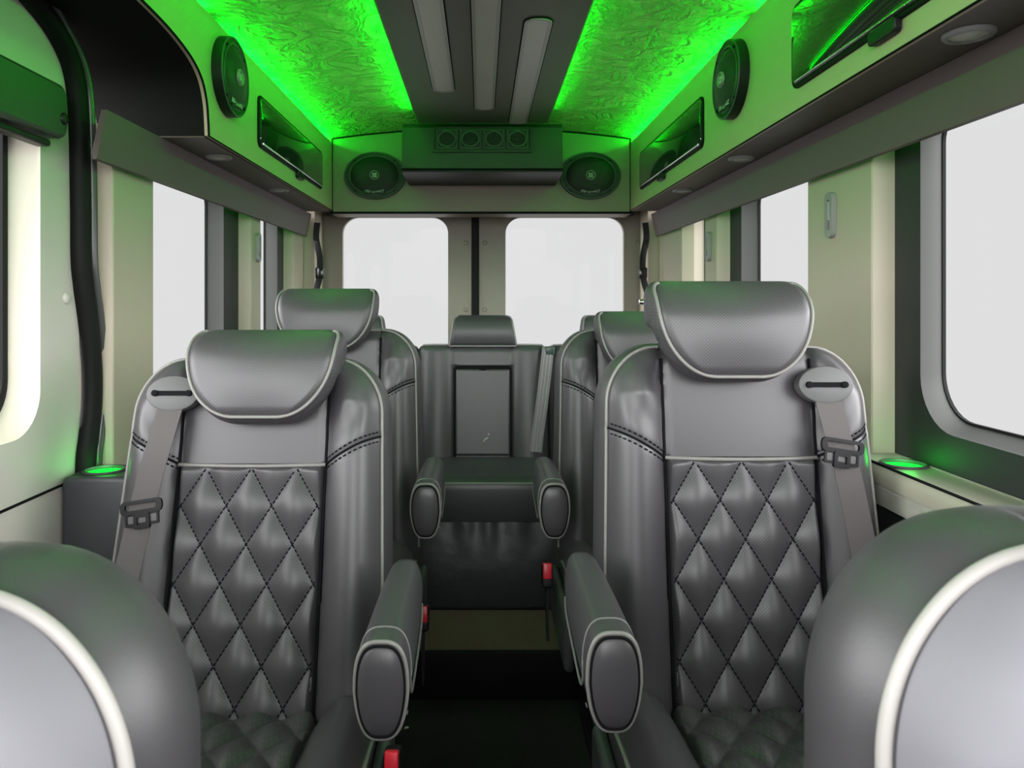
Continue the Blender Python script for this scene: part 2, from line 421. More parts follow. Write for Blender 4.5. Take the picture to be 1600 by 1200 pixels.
clips(rd1, [((-.073, 3.5, H(.272)), (0, -1, 0)), ((-.073, 3.5, H(-.042)), (0, -1, 0))], OLIVE)
clips(rd2, [((.016, 3.5, H(.272)), (0, -1, 0)), ((.016, 3.5, H(-.042)), (0, -1, 0)), ((.735, 3.5, H(-.045)), (0, -1, 0)), ((.735, 3.5, H(.275)), (0, -1, 0))], OLIVE)
# centre rubber between the doors
m = MB().add(box((-.028, 3.505, H(-.36)), (.036, .03, 1.60), .006))
for k in range(100):
    z = H(.38)-k*.013
    m.add(box((-.020, 3.488, z), (.012, .010, .006)))
TR[0] += 1
struct(m.obj('trim_%d' % TR[0], RUBBER, smooth=False), 'black ribbed rubber strip where the two rear doors meet', 'seal')
# rear corner posts and lintel behind the doors
for s in (-1, 1):
    TR[0] += 1
    pm = MB().add(prism([(.744, 3.42), (.752, 3.36), (.90, 3.36), (.90, 3.56), (.744, 3.56)], 0, H(.46), lambda p, q, t: (s*p, q, t)))
    struct(pm.obj('trim_%d' % TR[0], PILLAR, angle=20), 'pale %s corner post beside the rear doors' % ('left' if s < 0 else 'right'), 'pillar')
TR[0] += 1
struct(MB().add(box((0, 3.45, H(.50)), (1.8, .20, .10))).obj('trim_%d' % TR[0], DKTAUPE), 'dark lintel above the rear doors', 'trim')
TR[0] += 1
lp = MB()
for x0, x1 in ((-.71, -.40), (.395, .70)): lp.add(box(((x0+x1)/2, 3.43, H(.397)), (x1-x0, .03, .012), .003))
struct(lp.obj('trim_%d' % TR[0], BLKPL), 'black catch strips over the rear windows', 'trim')

# rear header (bulkhead over the rear doors)
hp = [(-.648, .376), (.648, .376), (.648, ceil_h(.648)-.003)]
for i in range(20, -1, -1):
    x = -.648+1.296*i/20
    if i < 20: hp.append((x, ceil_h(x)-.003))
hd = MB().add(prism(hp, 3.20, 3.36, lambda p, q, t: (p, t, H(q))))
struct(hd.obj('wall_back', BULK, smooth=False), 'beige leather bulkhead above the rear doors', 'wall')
TR[0] += 1
hm = MB().add(tube([(-.648, 3.197, H(.378)), (.648, 3.197, H(.378))], .005)).add(tube([(-.64, 3.197, H(.38)), (-.64, 3.197, H(.695))], .003)).add(tube([(.64, 3.197, H(.38)), (.64, 3.197, H(.695))], .003))
hm.add(tube([(x, 3.197, H(ceil_h(x)-.005)) for x in [-.64+1.28*i/24 for i in range(25)]], .003))
struct(hm.obj('trim_%d' % TR[0], SEAM), 'black edging around the rear bulkhead', 'trim')

# sliding door on the left
sd_f = side_map(-1); n = 8
sd_in = rrect(0.15, 1.436, -0.255, 0.40, (.1, .085, .06, .06), n)
sd_gl = rrect(0.15, 1.405, -0.235, 0.40, (.1, .085, .06, .06), n)
out_c = rrect(0.02, 1.575, -1.15, 0.56, (.002, .002, .12, .002), n)
N = len(sd_in)
Vv = [sd_f(p, q, .850) for p, q in out_c]+[sd_f(p, q, .850) for p, q in sd_in]+[sd_f(p, q, .91) for p, q in out_c]
Ff = []
for i in range(N):
    j = (i+1) % N; Ff += [(i, j, N+j, N+i), (i, j, 2*N+j, 2*N+i)]
d3 = struct(link('door_3', mesh('door_3', Vv, Ff, DOORP, angle=25)), 'pale grey sliding side door on the left', 'door')
V2 = [sd_f(p, q, .850) for p, q in sd_in]+[sd_f(p, q, .858) for p, q in sd_in]+[sd_f(p, q, .905) for p, q in sd_gl]
F2 = [(r_*N+i, r_*N+(i+1) % N, (r_+1)*N+(i+1) % N, (r_+1)*N+i) for r_ in range(2) for i in range(N)]
link('window_reveal', mesh('window_reveal', V2, F2, mat('cream_reveal', (0.62, 0.57, 0.48), .55)), d3)
sd_s = rrect(0.165, 1.390, -0.22, 0.385, (.09, .078, .05, .05), n)
MB().add(frame(sd_gl, sd_s, .893, .912, sd_f)).obj('window_seal', RUBBER, d3)
MB().add(prism(sd_gl, .902, .907, sd_f)).obj('window_pane', GLASS, d3, smooth=False)
MB().add(tube([(-.849, 0.02+k*.0775, H(-.375+.002*k/20)) for k in range(21)], .003, 6)).obj('panel_seam', SEAM, d3)
clips(d3, [((-.850, 1.525, H(.005)), (1, 0, 0)), ((-.850, 1.52, H(.475)), (1, 0, 0))], DOORP, .012)
# door rubber: a broad double seal bent with the body
path = [(-0.2, .60), (.9, .59), (1.25, .585), (1.40, .560), (1.49, .515), (1.535, .455), (1.550, .36), (1.556, .20), (1.558, .09), (1.568, .03), (1.588, -.05), (1.602, -.14), (1.602, -.22), (1.588, -.29), (1.575, -.36), (1.572, -.6), (1.572, -1.14)]
cp = catmull([(-.838, y, H(h)) for y, h in path], 8)
TR[0] += 1
sl = struct(MB().add(tube(cp, .021, 10)).obj('trim_%d' % TR[0], RUBBER), 'thick black rubber seal around the sliding door opening', 'seal')
cp2 = [p+Vector((.012, .026 if p.y > 1.45 else .004, 0 if p.y > 1.45 else .02)) for p in cp]
MB().add(tube(cp2, .011, 8)).obj('sealing_lip', mat('satin_rubber', (.05, .05, .05), .28), sl)

# shade cassette on the sliding door
t = thing('shade_cassette', 'long dark rounded shade cassette on the sliding door above its window', 'shade', (-.85, .9, H(.36)))
MB().add(prism(rrect(-.75, .560, -.048, .058, .028), 0, .042, lambda p, q, u: (u, p, q), .008)).obj('housing', mat('dark_green_grey_plastic', (.035, .045, .036), .42, bump=.1), t)
MB().add(prism(rrect(-.75, .525, -.066, -.052, .006), .004, .028, lambda p, q, u: (u, p, q), .004)).obj('pull_bar', BLKPL, t)
clips(t, [((.041, .542, -.008), (1, 0, 0))], BLKPL, .012)

# ------------------------------------------------------------------ overhead cabinets
def cab_door(parent, s, y0, y1, h0, h1, tab):
    f = lambda p, q, t: (s*t, p, H(q))
    MB().add(prism(rrect(y0-.008, y1+.008, h0-.008, h1+.008, .024), .640, .6335, f, .002)).obj('door_frame', RUBBER, parent)
    d = MB().add(prism(rrect(y0, y1, h0, h1, .018), .638, .6305, f, .0015)).obj('cabinet_door', DKGLASS, parent, angle=25)
    MB().add(tube([(s*.630, y0+.02, H(h0+.004)), (s*.630, y1-.02, H(h0+.004))], .0026, 8)).obj('chrome_edge', CHROME, d)
    MB().add(prism(rrect(tab-.04, tab+.04, h0-.026, h0-.002, .008), .638, .626, f, .003)).obj('latch', BLKPL, d)
def cabinet(s, prof, lab, doors):
    t = thing('overhead_cabinet', lab, 'cabinet', (0, 0, 0), 'overhead cabinets')
    f = lambda p, q, u: (s*u, p, H(q))
    MB().add(prism(prof, .640, .648, f)).obj('face_panel', BEIGE, t, smooth=False)
    MB().add(prism(prof, .648, .90, f)).obj('lining', BLACKL if s < 0 else DKTAUPE, t, angle=30)
    return t
profR = [(-.3, .385), (3.199, .385), (3.199, .676), (-.3, .676)]
cR = cabinet(1, profR, 'beige right overhead cabinet with two dark glass doors', None)
curve = catmull([(1.745, .387, 0), (1.741, .42, 0), (1.732, .461, 0), (1.705, .503, 0), (1.655, .531, 0), (1.58, .549, 0), (1.49, .560, 0), (1.38, .566, 0)], 5)
profL = [(3.199, .387)]+[(p.x, p.y) for p in curve]+[(-.3, .57), (-.3, .676), (3.199, .676)]
cL = cabinet(-1, profL, 'beige left overhead cabinet with curved black end panel', None)
cab_door(cL, -1, 2.135, 2.965, .450, .584, 2.60)
cab_door(cR, 1, 2.145, 2.975, .450, .584, 2.62)
cab_door(cR, 1, .98, 1.515, .436, .590, 1.17)
MB().add(tube([(-.638, p.x, H(p.y)) for p in curve]+[(-.638, .2, H(.568))], .0028, 6)).add(tube([(-.638, 1.745, H(.386)), (-.638, 3.199, H(.386))], .0022, 6)).obj('edge_piping', SEAM, cL)
MB().add(tube([(.640, 0, H(.386)), (.640, 3.199, H(.386))], .0022, 6)).obj('edge_piping', SEAM, cR)
# dark taupe underside of the left cabinet
MB().add(prism([(1.748, .3835), (3.199, .3835), (3.199, .3870), (1.748, .3870)], .650, .76, side_map(-1))).obj('underside', DKTAUPE, cL, smooth=False)

# LED tapes lying on the cabinet tops
for s in (-1, 1):
    for y0, y1 in ((0.06, 1.78), (1.87, 3.19)):
        nm = 'left' if s < 0 else 'right'
        o = MB().add(box((s*.672, (y0+y1)/2, H(.679)), (.008, y1-y0, .005))).obj('led_strip', LEDM, smooth=False)
        tag(o, 'glowing green strip on top of the %s cabinet, %s stretch' % (nm, 'front' if y0 < 1 else 'rear'), 'light strip', 'green strips on the cabinet tops')

def downlight(s, y, lab):
    t = thing('downlight', lab, 'light', (s*.70, y, H(.384)), 'downlights under the overhead cabinets')
    MB().add(lathe([(.034, 0.001), (.034, -.003), (.031, -.006), (.026, -.006), (.025, -.003), (.025, .001)], 32)).obj('bezel', GREYPL, t)
    MB().add(lathe([(.025, -.0035), (.015, -.006), (.0001, -.007)], 32)).obj('lens', LENS, t)
downlight(-1, 1.985, 'round downlight under the left cabinet nearest the black end panel')
downlight(-1, 2.575, 'round downlight under the left cabinet nearest the rear')
downlight(1, 1.07, 'largest round downlight under the right cabinet at the upper right corner')
downlight(1, 2.005, 'round downlight under the right cabinet below the side speaker')
downlight(1, 2.59, 'round downlight under the right cabinet nearest the rear')

# speakers
def speaker(loc, rx, ry, rotz, lab, raise_):
    """oval speaker facing local -y"""
    t = thing('speaker', lab, 'speaker', loc, 'oval speakers', (0, 0, rotz))
    f = lambda p, q, u: (p, -u, q)
    n = 56
    MB().add(frame(ellipse(0, 0, rx, ry, n), ellipse(0, 0, rx*.80, ry*.80, n), 0, raise_, f)).obj('frame', BLKPL, t)
    MB().add(tube([(rx*.97*math.cos(2*PI*k/n), -raise_, ry*.97*math.sin(2*PI*k/n)) for k in range(n)], .0028, 8, True)).add(tube([(rx*.81*math.cos(2*PI*k/n), -raise_, ry*.81*math.sin(2*PI*k/n)) for k in range(n)], .0026, 8, True)).obj('rim', DKPL, t)
    V = []; F = []
    prof = [(.82, raise_-.004), (.70, raise_+.004), (.5, raise_+.008), (.3, raise_+.009), (.02, raise_+.009)]
    for k_, u in prof:
        for i in range(n): V.append((rx*k_*math.cos(2*PI*i/n), -u, ry*k_*math.sin(2*PI*i/n)))
    for i in range(len(prof)-1):
        for k in range(n): F.append((i*n+k, i*n+(k+1) % n, (i+1)*n+(k+1) % n, (i+1)*n+k))
    g = link('grille', mesh('grille', V, F, MESHG), t)
    m = MB()
    for k in range(-12, 13):
        z = k*ry*.06; w = rx*.78*math.sqrt(max(0, 1-(z/(ry*.78))**2))
        if w > .01: m.add(tube([(-w, -(raise_+.004), z), (-w*.5, -(raise_+.009), z), (0, -(raise_+.0105), z), (w*.5, -(raise_+.009), z), (w, -(raise_+.004), z)], .0007, 4))
    m.obj('grille_wires', mat('dark_wire', (.045, .045, .045), .4, metal=.5), g)
    tw = min(rx, ry)*.21
    tm = MB().add(lathe([(tw, 0), (tw, .006), (tw*.86, .009), (tw*.74, .006), (tw*.70, .003)], 28, lambda x, y, z: (x, -(raise_+.008)-z, y)))
    w_ = tm.obj('tweeter', GREYPL, t)
    dm = MB()
    for k in range(4):
        a = PI/4+k*PI/2
        dm.add(lathe([(tw*.26, 0), (tw*.2, .004), (.0001, .005)], 12, lambda x, y, z: (x+tw*.34*math.cos(a), -(raise_+.010)-z, y+tw*.34*math.sin(a))))
    dm.obj('dust_cap', mat('pale_cap', (.45, .45, .45), .3), w_)
    MB().add(word('MB QUART', ry*.16), Matrix.Translation((0, -(raise_+.0045), -ry*.665)) @ Matrix.Rotation(PI/2, 4, 'X')).obj('lettering', LOGO, t)
    pm = MB().add(prism(rrect(-rx*.36, rx*.36, -ry*.78, -ry*.56, ry*.06), raise_-.002, raise_+.0035, f))
    pm.obj('badge', BLKPL, t)
    for k in range(4):
        a = PI/4+k*PI/2
        sm = MB().add(lathe([(.005, 0), (.004, .0035), (.0001, .0035)], 10, lambda x, y, z: (x+rx*.9*math.cos(a), -raise_-z+.001, y+ry*.9*math.sin(a)))).obj('screw', SEAM, t)
speaker((-.456, 3.199, H(.536)), .132, .102, 0, 'black oval speaker on the rear bulkhead left of the vent box', .012)
speaker((.467, 3.199, H(.536)), .132, .102, 0, 'black oval speaker on the rear bulkhead right of the vent box', .012)
speaker((-.640, 1.868, H(.560)), .104, .098, PI/2, 'black speaker on the left cabinet face beside the black end panel', .024)
speaker((.640, 1.878, H(.557)), .104, .098, -PI/2, 'black speaker on the right cabinet face between the dark doors', .024)

# ceiling console with three light panels
t = thing('ceiling_console', 'long taupe ceiling console with three pale light bars', 'console', (0.006, 0, H(.68)))
MB().add(box((0, 1.25, .027), (.505, 3.22, .056), .008)).obj('housing', DKTAUPE, t)
def lightbar(x, y0, y1):
    f = lambda p, q, u: (p, q, -u)
    b = MB().add(frame(rrect(x-.034, x+.034, y0-.006, y1+.006, .030), rrect(x-.026, x+.026, y0+.002, y1-.002, .022), -.001, .006, f)).obj('light_bezel', mat('pale_bezel', (.36, .35, .32), .35), t)
    MB().add(prism(rrect(x-.027, x+.027, y0+.001, y1-.001, .022), 0, .0045, f)).obj('lens', LENS, b)
    MB().add(frame(rrect(x-.037, x+.037, y0-.009, y1+.009, .033), rrect(x-.033, x+.033, y0-.005, y1+.005, .029), -.001, .003, f)).obj('gasket', SEAM, b)
lightbar(-.126, .75, 2.405)
lightbar(.005, .95, 2.63)
lightbar(.133, 1.79, 2.84)
for s in (-1, 1):
    o = MB().add(box((s*.2595+.006, 1.75, H(.7295)), (.004, 2.2, .006))).obj('led_strip', LEDM, smooth=False)
    tag(o, 'glowing green strip along the %s side of the ceiling console' % ('left' if s < 0 else 'right'), 'light strip', 'green strips along the ceiling console')

# vent box on the bulkhead
t = thing('vent_box', 'dark box with four round air vents on the rear bulkhead', 'vent', (.004, 0, 0))
poly = [(2.90, .674), (2.885, .512), (2.892, .500), (2.93, .494), (3.198, .494), (3.198, .69), (2.91, .69)]
MB().add(prism([(a, b) for a, b in poly], -.312, .312, lambda p, q, u: (u, p, H(q)))).obj('housing', mat('vent_housing_leather', (.032, .034, .032), .5, bump=.12), t, angle=25)
MB().add(tube([(-.312, 2.886, H(.510)), (.312, 2.886, H(.510))], .004, 8)).obj('edge_trim', SEAM, t)
vm = Matrix.Translation((0, 2.893, H(.627))) @ Matrix.Rotation(-math.radians(5), 4, 'X')
f = lambda p, q, u: vm @ Vector((p, -u, q))
vb = MB().add(frame(rrect(-.196, .196, -.053, .047, .010), rrect(-.186, .186, -.043, .038, .006), 0, .009, f)).add(prism(rrect(-.19, .19, -.047, .042, .006), .0, .003, f)).obj('vent_panel', mat('vent_black', (.03, .032, .03), .35), t)
for k in range(4):
    cx = -.1365+k*.091
    v = MB().add(frame(rrect(cx-.041, cx+.041, -.041, .036, .006), rrect(cx-.036, cx+.036, -.036, .031, .004), .002, .012, f)).add(frame(ellipse(cx, -.0025, .036, .033, 40), ellipse(cx, -.0025, .030, .027, 40), .002, .016, f)).obj('air_vent', DKPL, t)
    lm = MB()
    for j in (-1, 0, 1):
        z = -.0025+j*.016; w = math.sqrt(max(.0001, .030**2-(j*.016)**2))
        q = [(cx-w, z, .006), (cx-w*.5, z-.006*(k % 2), .012), (cx, z-.010*(k % 2), .013), (cx+w*.5, z-.006*(k % 2), .012), (cx+w, z, .006)]
        lm.add(tube([f(a, b, c) for a, b, c in q], .0016, 5))
    lm.add(prism(ellipse(cx, -.0025, .03, .027, 30), .003, .006, f))
    lm.obj('vane', mat('vane_black', (.02, .02, .02), .3), v)

# belt slots on the pillars
def belt_slot(s, y, h, lab, k=1.0):
    t = thing('belt_guide', lab, 'belt guide', (s*.7995, y, H(h)), 'oval belt guides on the pillars')
    f = lambda p, q, u: (-s*u, p, q)
    MB().add(frame(rrect(-.017*k, .017*k, -.052, .052, .016*k), rrect(-.007*k, .007*k, -.034, .034, .003), 0, .012, f)).obj('bezel', GREYPL, t)
    MB().add(prism(rrect(-.008*k, .008*k, -.035, .035, .003), .0, .003, f)).obj('slot', SEAM, t)
    MB().add(prism(rrect(-.004*k, .007*k, -.012, .031, .003), .002, .009, f)).obj('slider', mat('pale_slider', (.42, .42, .41), .4), t)
belt_slot(1, 1.693, .195, 'grey oval belt guide on the wide right pillar')
belt_slot(1, 2.605, .19, 'grey oval belt guide on the narrow right pillar above the tall headrest')
belt_slot(-1, 2.652, .19, 'grey oval belt guide on the narrow left pillar')

# black straps beside the rear doors
for s in (-1, 1):
    t = thing('door_strap', 'glossy black check strap hanging beside the %s rear door' % ('left' if s < 0 else 'right'), 'strap', (s*.735, 3.34, H(.16)), 'black straps by the rear doors')
    GL = mat('gloss_black', (.012, .012, .013), .12)
    pts = catmull([(0, 0, .19), (s*.004, -.004, .12), (-s*.012, -.004, .03), (-s*.008, 0, -.06), (s*.012, 0, -.14), (s*.016, 0, -.22)], 6)
    MB().add(ribbon(pts, (1, 0, 0), .026, .010)).obj('strap', GL, t)
    MB().add(box((-s*.012, -.006, -.035), (.038, .02, .05), .006)).obj('clasp', GL, t)
    MB().add(lathe([(.012, 0), (.012, .03), (.008, .034), (.0001, .034)], 16), Matrix.Translation((s*.004, -.004, -.165)) @ Matrix.Rotation(-s*PI/2, 4, 'Y')).obj('pin', CHROME, t)

# ------------------------------------------------------------------ side ledges and cup holders
t_l = t = thing('side_ledge', 'pale padded armrest ledge along the right wall under the window', 'ledge', (0, 0, 0))
prof = [(.838, -.308), (.775, -.309), (.757, -.312), (.748, -.320), (.744, -.332), (.746, -.345), (.838, -.345)]
MB().add(prism(prof, .25, 1.51, lambda p, q, u: (p, u, H(q)))).obj('padded_top', mat('ledge_leather', (.34, .33, .26), .42, bump=.12), t, angle=30)
MB().add(prism([(.750, -.346), (.746, -.350), (.749, -.384), (.760, -.390), (.838, -.390), (.838, -.346)], .25, 1.51, lambda p, q, u: (p, u, H(q)))).obj('stone_band', STONE, t, angle=30)
MB().add(tube([(.758, .25, H(-.3115)), (.758, 1.50, H(-.3115))], .003, 6)).obj('piping', SEAM, t)
MB().add(box((.803, .87, .38), (.070, 1.24, .75), .004)).obj('side_panel', BLKPL, t)
t_c = thing('side_console', 'charcoal side box with a cup holder between the sliding door and the first left seat', 'console', (-.768, 1.546, 0))
MB().add(box((0, 0, .399), (.138, .126, .798), .010)).obj('body', mat('console_charcoal', (.030, .032, .036), .45, bump=.1), t_c)
def carve(owner, part, loc, r, depth):
    """round well sunk into a part, made once as plain mesh"""
    o = [c for c in owner.children if c.name.split('.')[0] == part][0]
    cut = MB().add(prism(ellipse(loc[0], loc[1], r, r, 48), loc[2]-depth, loc[2]+.05, lambda p, q, u: (p, q, u))).obj('cutter', BLKPL)
    md = o.modifiers.new('well', 'BOOLEAN'); md.operation = 'DIFFERENCE'; md.object = cut; md.solver = 'EXACT'
    bpy.context.view_layer.update()
    me = bpy.data.meshes.new_from_object(o.evaluated_get(bpy.context.evaluated_depsgraph_get()))
    o.modifiers.clear(); o.data = me; bpy.data.objects.remove(cut)
def cup(loc, lab, owner, part):
    carve(owner, part, loc, .0365, .030)
    t = thing('cup_holder', lab, 'cup holder', loc, 'green-lit cup holders')
    MB().add(lathe([(.0415, .0003), (.0415, .0025), (.0395, .0038), (.0365, .0034), (.0355, .001), (.0358, -.004)], 48)).obj('ring', DKPL, t)
    n = 72; V = []
    for z in (-.003, -.0285):
        for k in range(n):
            r = .0358 if k % 2 else .0345
            V.append((r*math.cos(2*PI*k/n), r*math.sin(2*PI*k/n), z))
    F = [(k, (k+1) % n, n+(k+1) % n, n+k) for k in range(n)]; F.append(tuple(n+k for k in range(n)))
    w = MB().add((V, F)).obj('lit_well', CUPLED, t, smooth=False)
    w.data.materials.append(CUPDIM)
    for k, p in enumerate(w.data.polygons):
        if k % 4 == 1: p.material_index = 1
    ld = bpy.data.lights.new('cup_glow', 'POINT'); ld.energy = .14; ld.color = (0, 1, .05); ld.shadow_soft_size = .02
    lo = bpy.data.objects.new('cup_glow', ld); C.objects.link(lo); lo.location = (loc[0], loc[1], loc[2]+.012)
cup((.797, 1.405, H(-.3087)), 'green-lit cup holder in the right ledge beside the first seat', t_l, 'padded_top')
cup((-.782, 1.546, .798), 'green-lit cup holder in the left side box beside the first seat', t_c, 'body')

# ------------------------------------------------------------------ seats
def slab(hw, vs, nu, surf, depth, gus, ng=6, sdist=.55, back_bulge=0.0):
    """cushion: front grid of half-width hw(v), gusset all round, back. front faces -y"""
    V = []; F = []; nv = len(vs)-1
    dep = depth if callable(depth) else (lambda v: depth)
    def sj(j):
        a = 2*j/nu-1; return (1-sdist)*a+sdist*math.sin(PI/2*a)
    for v in vs:
        h = hw(v)
        for j in range(nu+1):
            u = sj(j)*h; V.append(Vector((u, surf(u, v, h), v)))
    id_ = lambda i, j: i*(nu+1)+j
    for i in range(nv):
        for j in range(nu): F.append((id_(i, j), id_(i, j+1), id_(i+1, j+1), id_(i+1, j)))
    loop = [id_(0, j) for j in range(nu)]+[id_(i, nu) for i in range(nv)]+[id_(nv, j) for j in range(nu, 0, -1)]+[id_(i, 0) for i in range(nv, 0, -1)]
    N = len(loop); nrm = []
    for k in range(N):
        a = V[loop[k-1]]; b = V[loop[(k+1) % N]]; d = Vector((b.x-a.x, 0, b.z-a.z)).normalized(); nrm.append(Vector((d.z, 0, -d.x)))
    prev = list(loop)
    for g in range(1, ng+1):
        t = g/ng; cur = []
        for k in range(N):
            p = V[loop[k]]; q = p+nrm[k]*gus*math.sin(PI*t)**.8 if t < 1 else p.copy()
            q = Vector((q.x, p.y+(dep(p.z)-p.y)*t, q.z)); cur.append(len(V)); V.append(q)
        for k in range(N):
            j = (k+1) % N; F.append((prev[k], prev[j], cur[j], cur[k]))
        prev = cur
    c = len(V); cz = sum(V[i].z for i in loop)/N; V.append(Vector((0, dep(cz)+back_bulge, cz)))
    for k in range(N): F.append((prev[k], prev[(k+1) % N], c))
    border = dict(right=[V[id_(i, nu)].copy() for i in range(nv+1)], top=[V[id_(nv, j)].copy() for j in range(nu, -1, -1)], left=[V[id_(i, 0)].copy() for i in range(nv, -1, -1)], bottom=[V[id_(0, j)].copy() for j in range(nu+1)])
    return (V, F), border
def outset(pts, d, dy=0.0):
    R = []
    for k in range(len(pts)):
        a = pts[max(0, k-1)]; b = pts[min(len(pts)-1, k+1)]; q = Vector((b.x-a.x, 0, b.z-a.z))
        if q.length < 1e-7: continue
        q.normalize(); R.append(pts[k]+Vector((q.z, 0, -q.x))*d+Vector((0, dy, 0)))
    out = [R[0]]
    for p in R[1:]:
        if (p-out[-1]).length > .0015: out.append(p)
    return out
def lerp_vs(a, b, n, p=1.0): return [b-(b-a)*(1-i/n)**p for i in range(n+1)]

VT, CW = .632, .1375             # shoulder height along the back, half width of the centre panel
def hw_back(v):
    base = .2545-.020*min(1, max(0, v)/.60); ru, rv = .092, .105
    if v > VT-rv:
        k = min(1, (v-(VT-rv))/rv); base -= ru*(1-math.sqrt(max(0, 1-k*k)))
    return base
def seam_v(u): d = max(0, abs(u)-CW); return .430+.66*d-1.3*d*d
def surf_back(u, v, h):
    a = abs(u)
    if a < CW: y = -.006*(1-(a/CW)**2) if v > .430 else .014
    else:
        t = (a-CW)/max(.001, h-CW); y = -.034*max(0, math.sin(PI*min(1, t)))**.85*min(1, (VT-v)/.10+.15)
        y += .003*math.exp(-((v-seam_v(u))/.006)**2)
    y += .005*math.exp(-((a-CW)/.006)**2)
    d = min(h-a, VT-v)
    if d < .035: y += .016*(1-d/.035)**2
    # soft pull creases on the shoulder
    if a > CW and v > .45: y += .0022*math.sin(60*(v*.9-a*.8)+3*math.sin(14*a))*min(1, (v-.45)/.05)*min(1, d/.03)
    return y
PU, PV, QV = .0845, .137, .424
def quilt_puff(u, v): 
    a = u/PU+(v-QV)/PV; b = u/PU-(v-QV)/PV
    return ((1-math.cos(PI*a)**2)*(1-math.cos(PI*b)**2))**.4
def dash_row(pts, ln=.0055, gap=.0035, r=.0009, n=4):
    V = []; F = []; mb = MB(); acc = 0
    P = [Vector(p) for p in pts]
    segs = []; tot = 0
    for i in range(len(P)-1): segs.append((tot, P[i], P[i+1])); tot += (P[i+1]-P[i]).length
    def at(s):
        for s0, a, b in reversed(segs):
            if s >= s0: return a+(b-a)*min(1, (s-s0)/max(1e-9, (b-a).length))
        return P[0]
    s = 0
    while s+ln < tot:
        mb.add(tube([at(s), at(s+ln)], r, n)); s += ln+gap
    return mb.v, mb.f

MC = {}
def cached(key, fn):
    if key not in MC: MC[key] = fn()
    return MC[key]
def mk_back():
    vs = lerp_vs(-.05, VT, 120, 1.25)
    return slab(hw_back, vs, 72, surf_back, .140, .0135, back_bulge=.02)
(bk_vf, bk_b) = mk_back()
ME_BACK = mesh('backrest', *bk_vf, LEATHER, angle=60)
loop = bk_b['right'][10:]+bk_b['top'][1:-1]+bk_b['left'][:-10]
ME_BPIPE = mesh('piping', *tube(outset(loop, .0015, -.001), .0034, 8), PIPE)
ME_BLINE = mesh('seam', *tube(outset(loop, -.0035, .0002), .0022, 6), SEAM)
# the two nearest seats: a smooth panel fills the piped outline, its colour lightened to look brightly lit
ME_BACKF = mesh('backrest', *slab(hw_back, lerp_vs(-.05, VT, 120, 1.25), 72, surf_back, .110, .0135, back_bulge=.02)[0], LEATHER, angle=60)
def mk_fpanel():
    V = []; F = []; nu = 60; vs = lerp_vs(-.045, VT-.002, 90, 1.25)
    for v in vs:
        h = hw_back(v)-.002
        for j in range(nu+1):
            a = 2*j/nu-1; u = (.45*a+.55*math.sin(PI/2*a))*h; V.append((u, surf_back(u, v, h+.002)-.0012, v))
    for i in range(len(vs)-1):
        for j in range(nu): F.append((i*(nu+1)+j, i*(nu+1)+j+1, (i+1)*(nu+1)+j+1, (i+1)*(nu+1)+j))
    return V, F
ME_FPANEL = mesh('front_panel', *mk_fpanel(), mat('lit_lilac_leather', (.14, .136, .153), .55, bump=.06, bscale=300), angle=180)
ME_BPIPEF = mesh('piping', *tube(outset(loop, .0015, -.001), .0042, 8), mat('lit_grey_piping', (.30, .285, .27), .45))  # front-seat piping, colour lightened along with the panel
def mk_quilt():
    nu, nv = 124, 200; V = []; F = []
    u0 = CW-.002; v0, v1 = -.03, .428
    for i in range(nv+1):
        v = v0+(v1-v0)*i/nv
        for j in range(nu+1):
            u = -u0+2*u0*j/nu
            e = min(1, (u0-abs(u))/.012)*min(1, (v1-v)/.010); e = e*e*(3-2*e)
            V.append((u, -.0035-.0140*quilt_puff(u, v)*(.25+.75*e)+.012*(1-min(1, (u0-abs(u))/.006)), v))
    for i in range(nv):
        for j in range(nu): F.append((i*(nu+1)+j, i*(nu+1)+j+1, (i+1)*(nu+1)+j+1, (i+1)*(nu+1)+j))
    return V, F
ME_QUILT = mesh('quilted_panel', *mk_quilt(), PERF, angle=180)
def mk_qstitch():
    mb = MB(); u0 = CW-.006
    for k in range(-8, 9):
        for sg in (-1, 1):
            pts = []
            for i in range(161):
                v = -.03+.452*i/160; u = sg*PU*(k-(v-QV)/PV)
                if abs(u) < u0: pts.append((u, -.0050, v))
            if len(pts) > 3: mb.add(dash_row(pts, .0062, .0026, .0013))
    return mb.v, mb.f
ME_QST = mesh('stitching', *mk_qstitch(), THREAD, smooth=False)
ME_TOPPIPE = mesh('panel_piping', *tube([(-CW+.275*i/20, -.0115+.008*abs(i/10-1)**4, .430-.003*(1-(i/10-1)**2)) for i in range(21)], .0036, 8), PIPE)
def mk_seams():
    mb = MB()
    MK = {}
    for s in (-1, 1):
        pts = []; p2 = []; p3 = []
        for i in range(25):
            a = CW+.002+(hw_back(.44)-CW-.004)*i/24; u = s*a; v = seam_v(u)
            y = surf_back(u, v, hw_back(v))
            pts.append((u, y-.001, v)); p2.append((u, surf_back(u, v+.009, hw_back(v+.009))-.0012, v+.009)); p3.append((u, surf_back(u, v-.009, hw_back(v-.009))-.0012, v-.009))
        mb.add(tube(pts, .0024, 6)); MK[s] = mesh('seam_stitching', *MB().add(dash_row(p2, .006, .005, .0014)).add(dash_row(p3, .006, .005, .0014)).__dict__.values(), THREAD, smooth=False)
        # long seams beside the centre panel
        mb.add(tube([(s*(CW+.0005), surf_back(s*(CW+.0005), v, hw_back(v))-.0040, v) for v in [-.03+.64*i/60 for i in range(61)]], .0030, 6))
    return (mb.v, mb.f), MK
a_, ME_SST = mk_seams()
ME_SEAM = mesh('seam', *a_, SEAM)
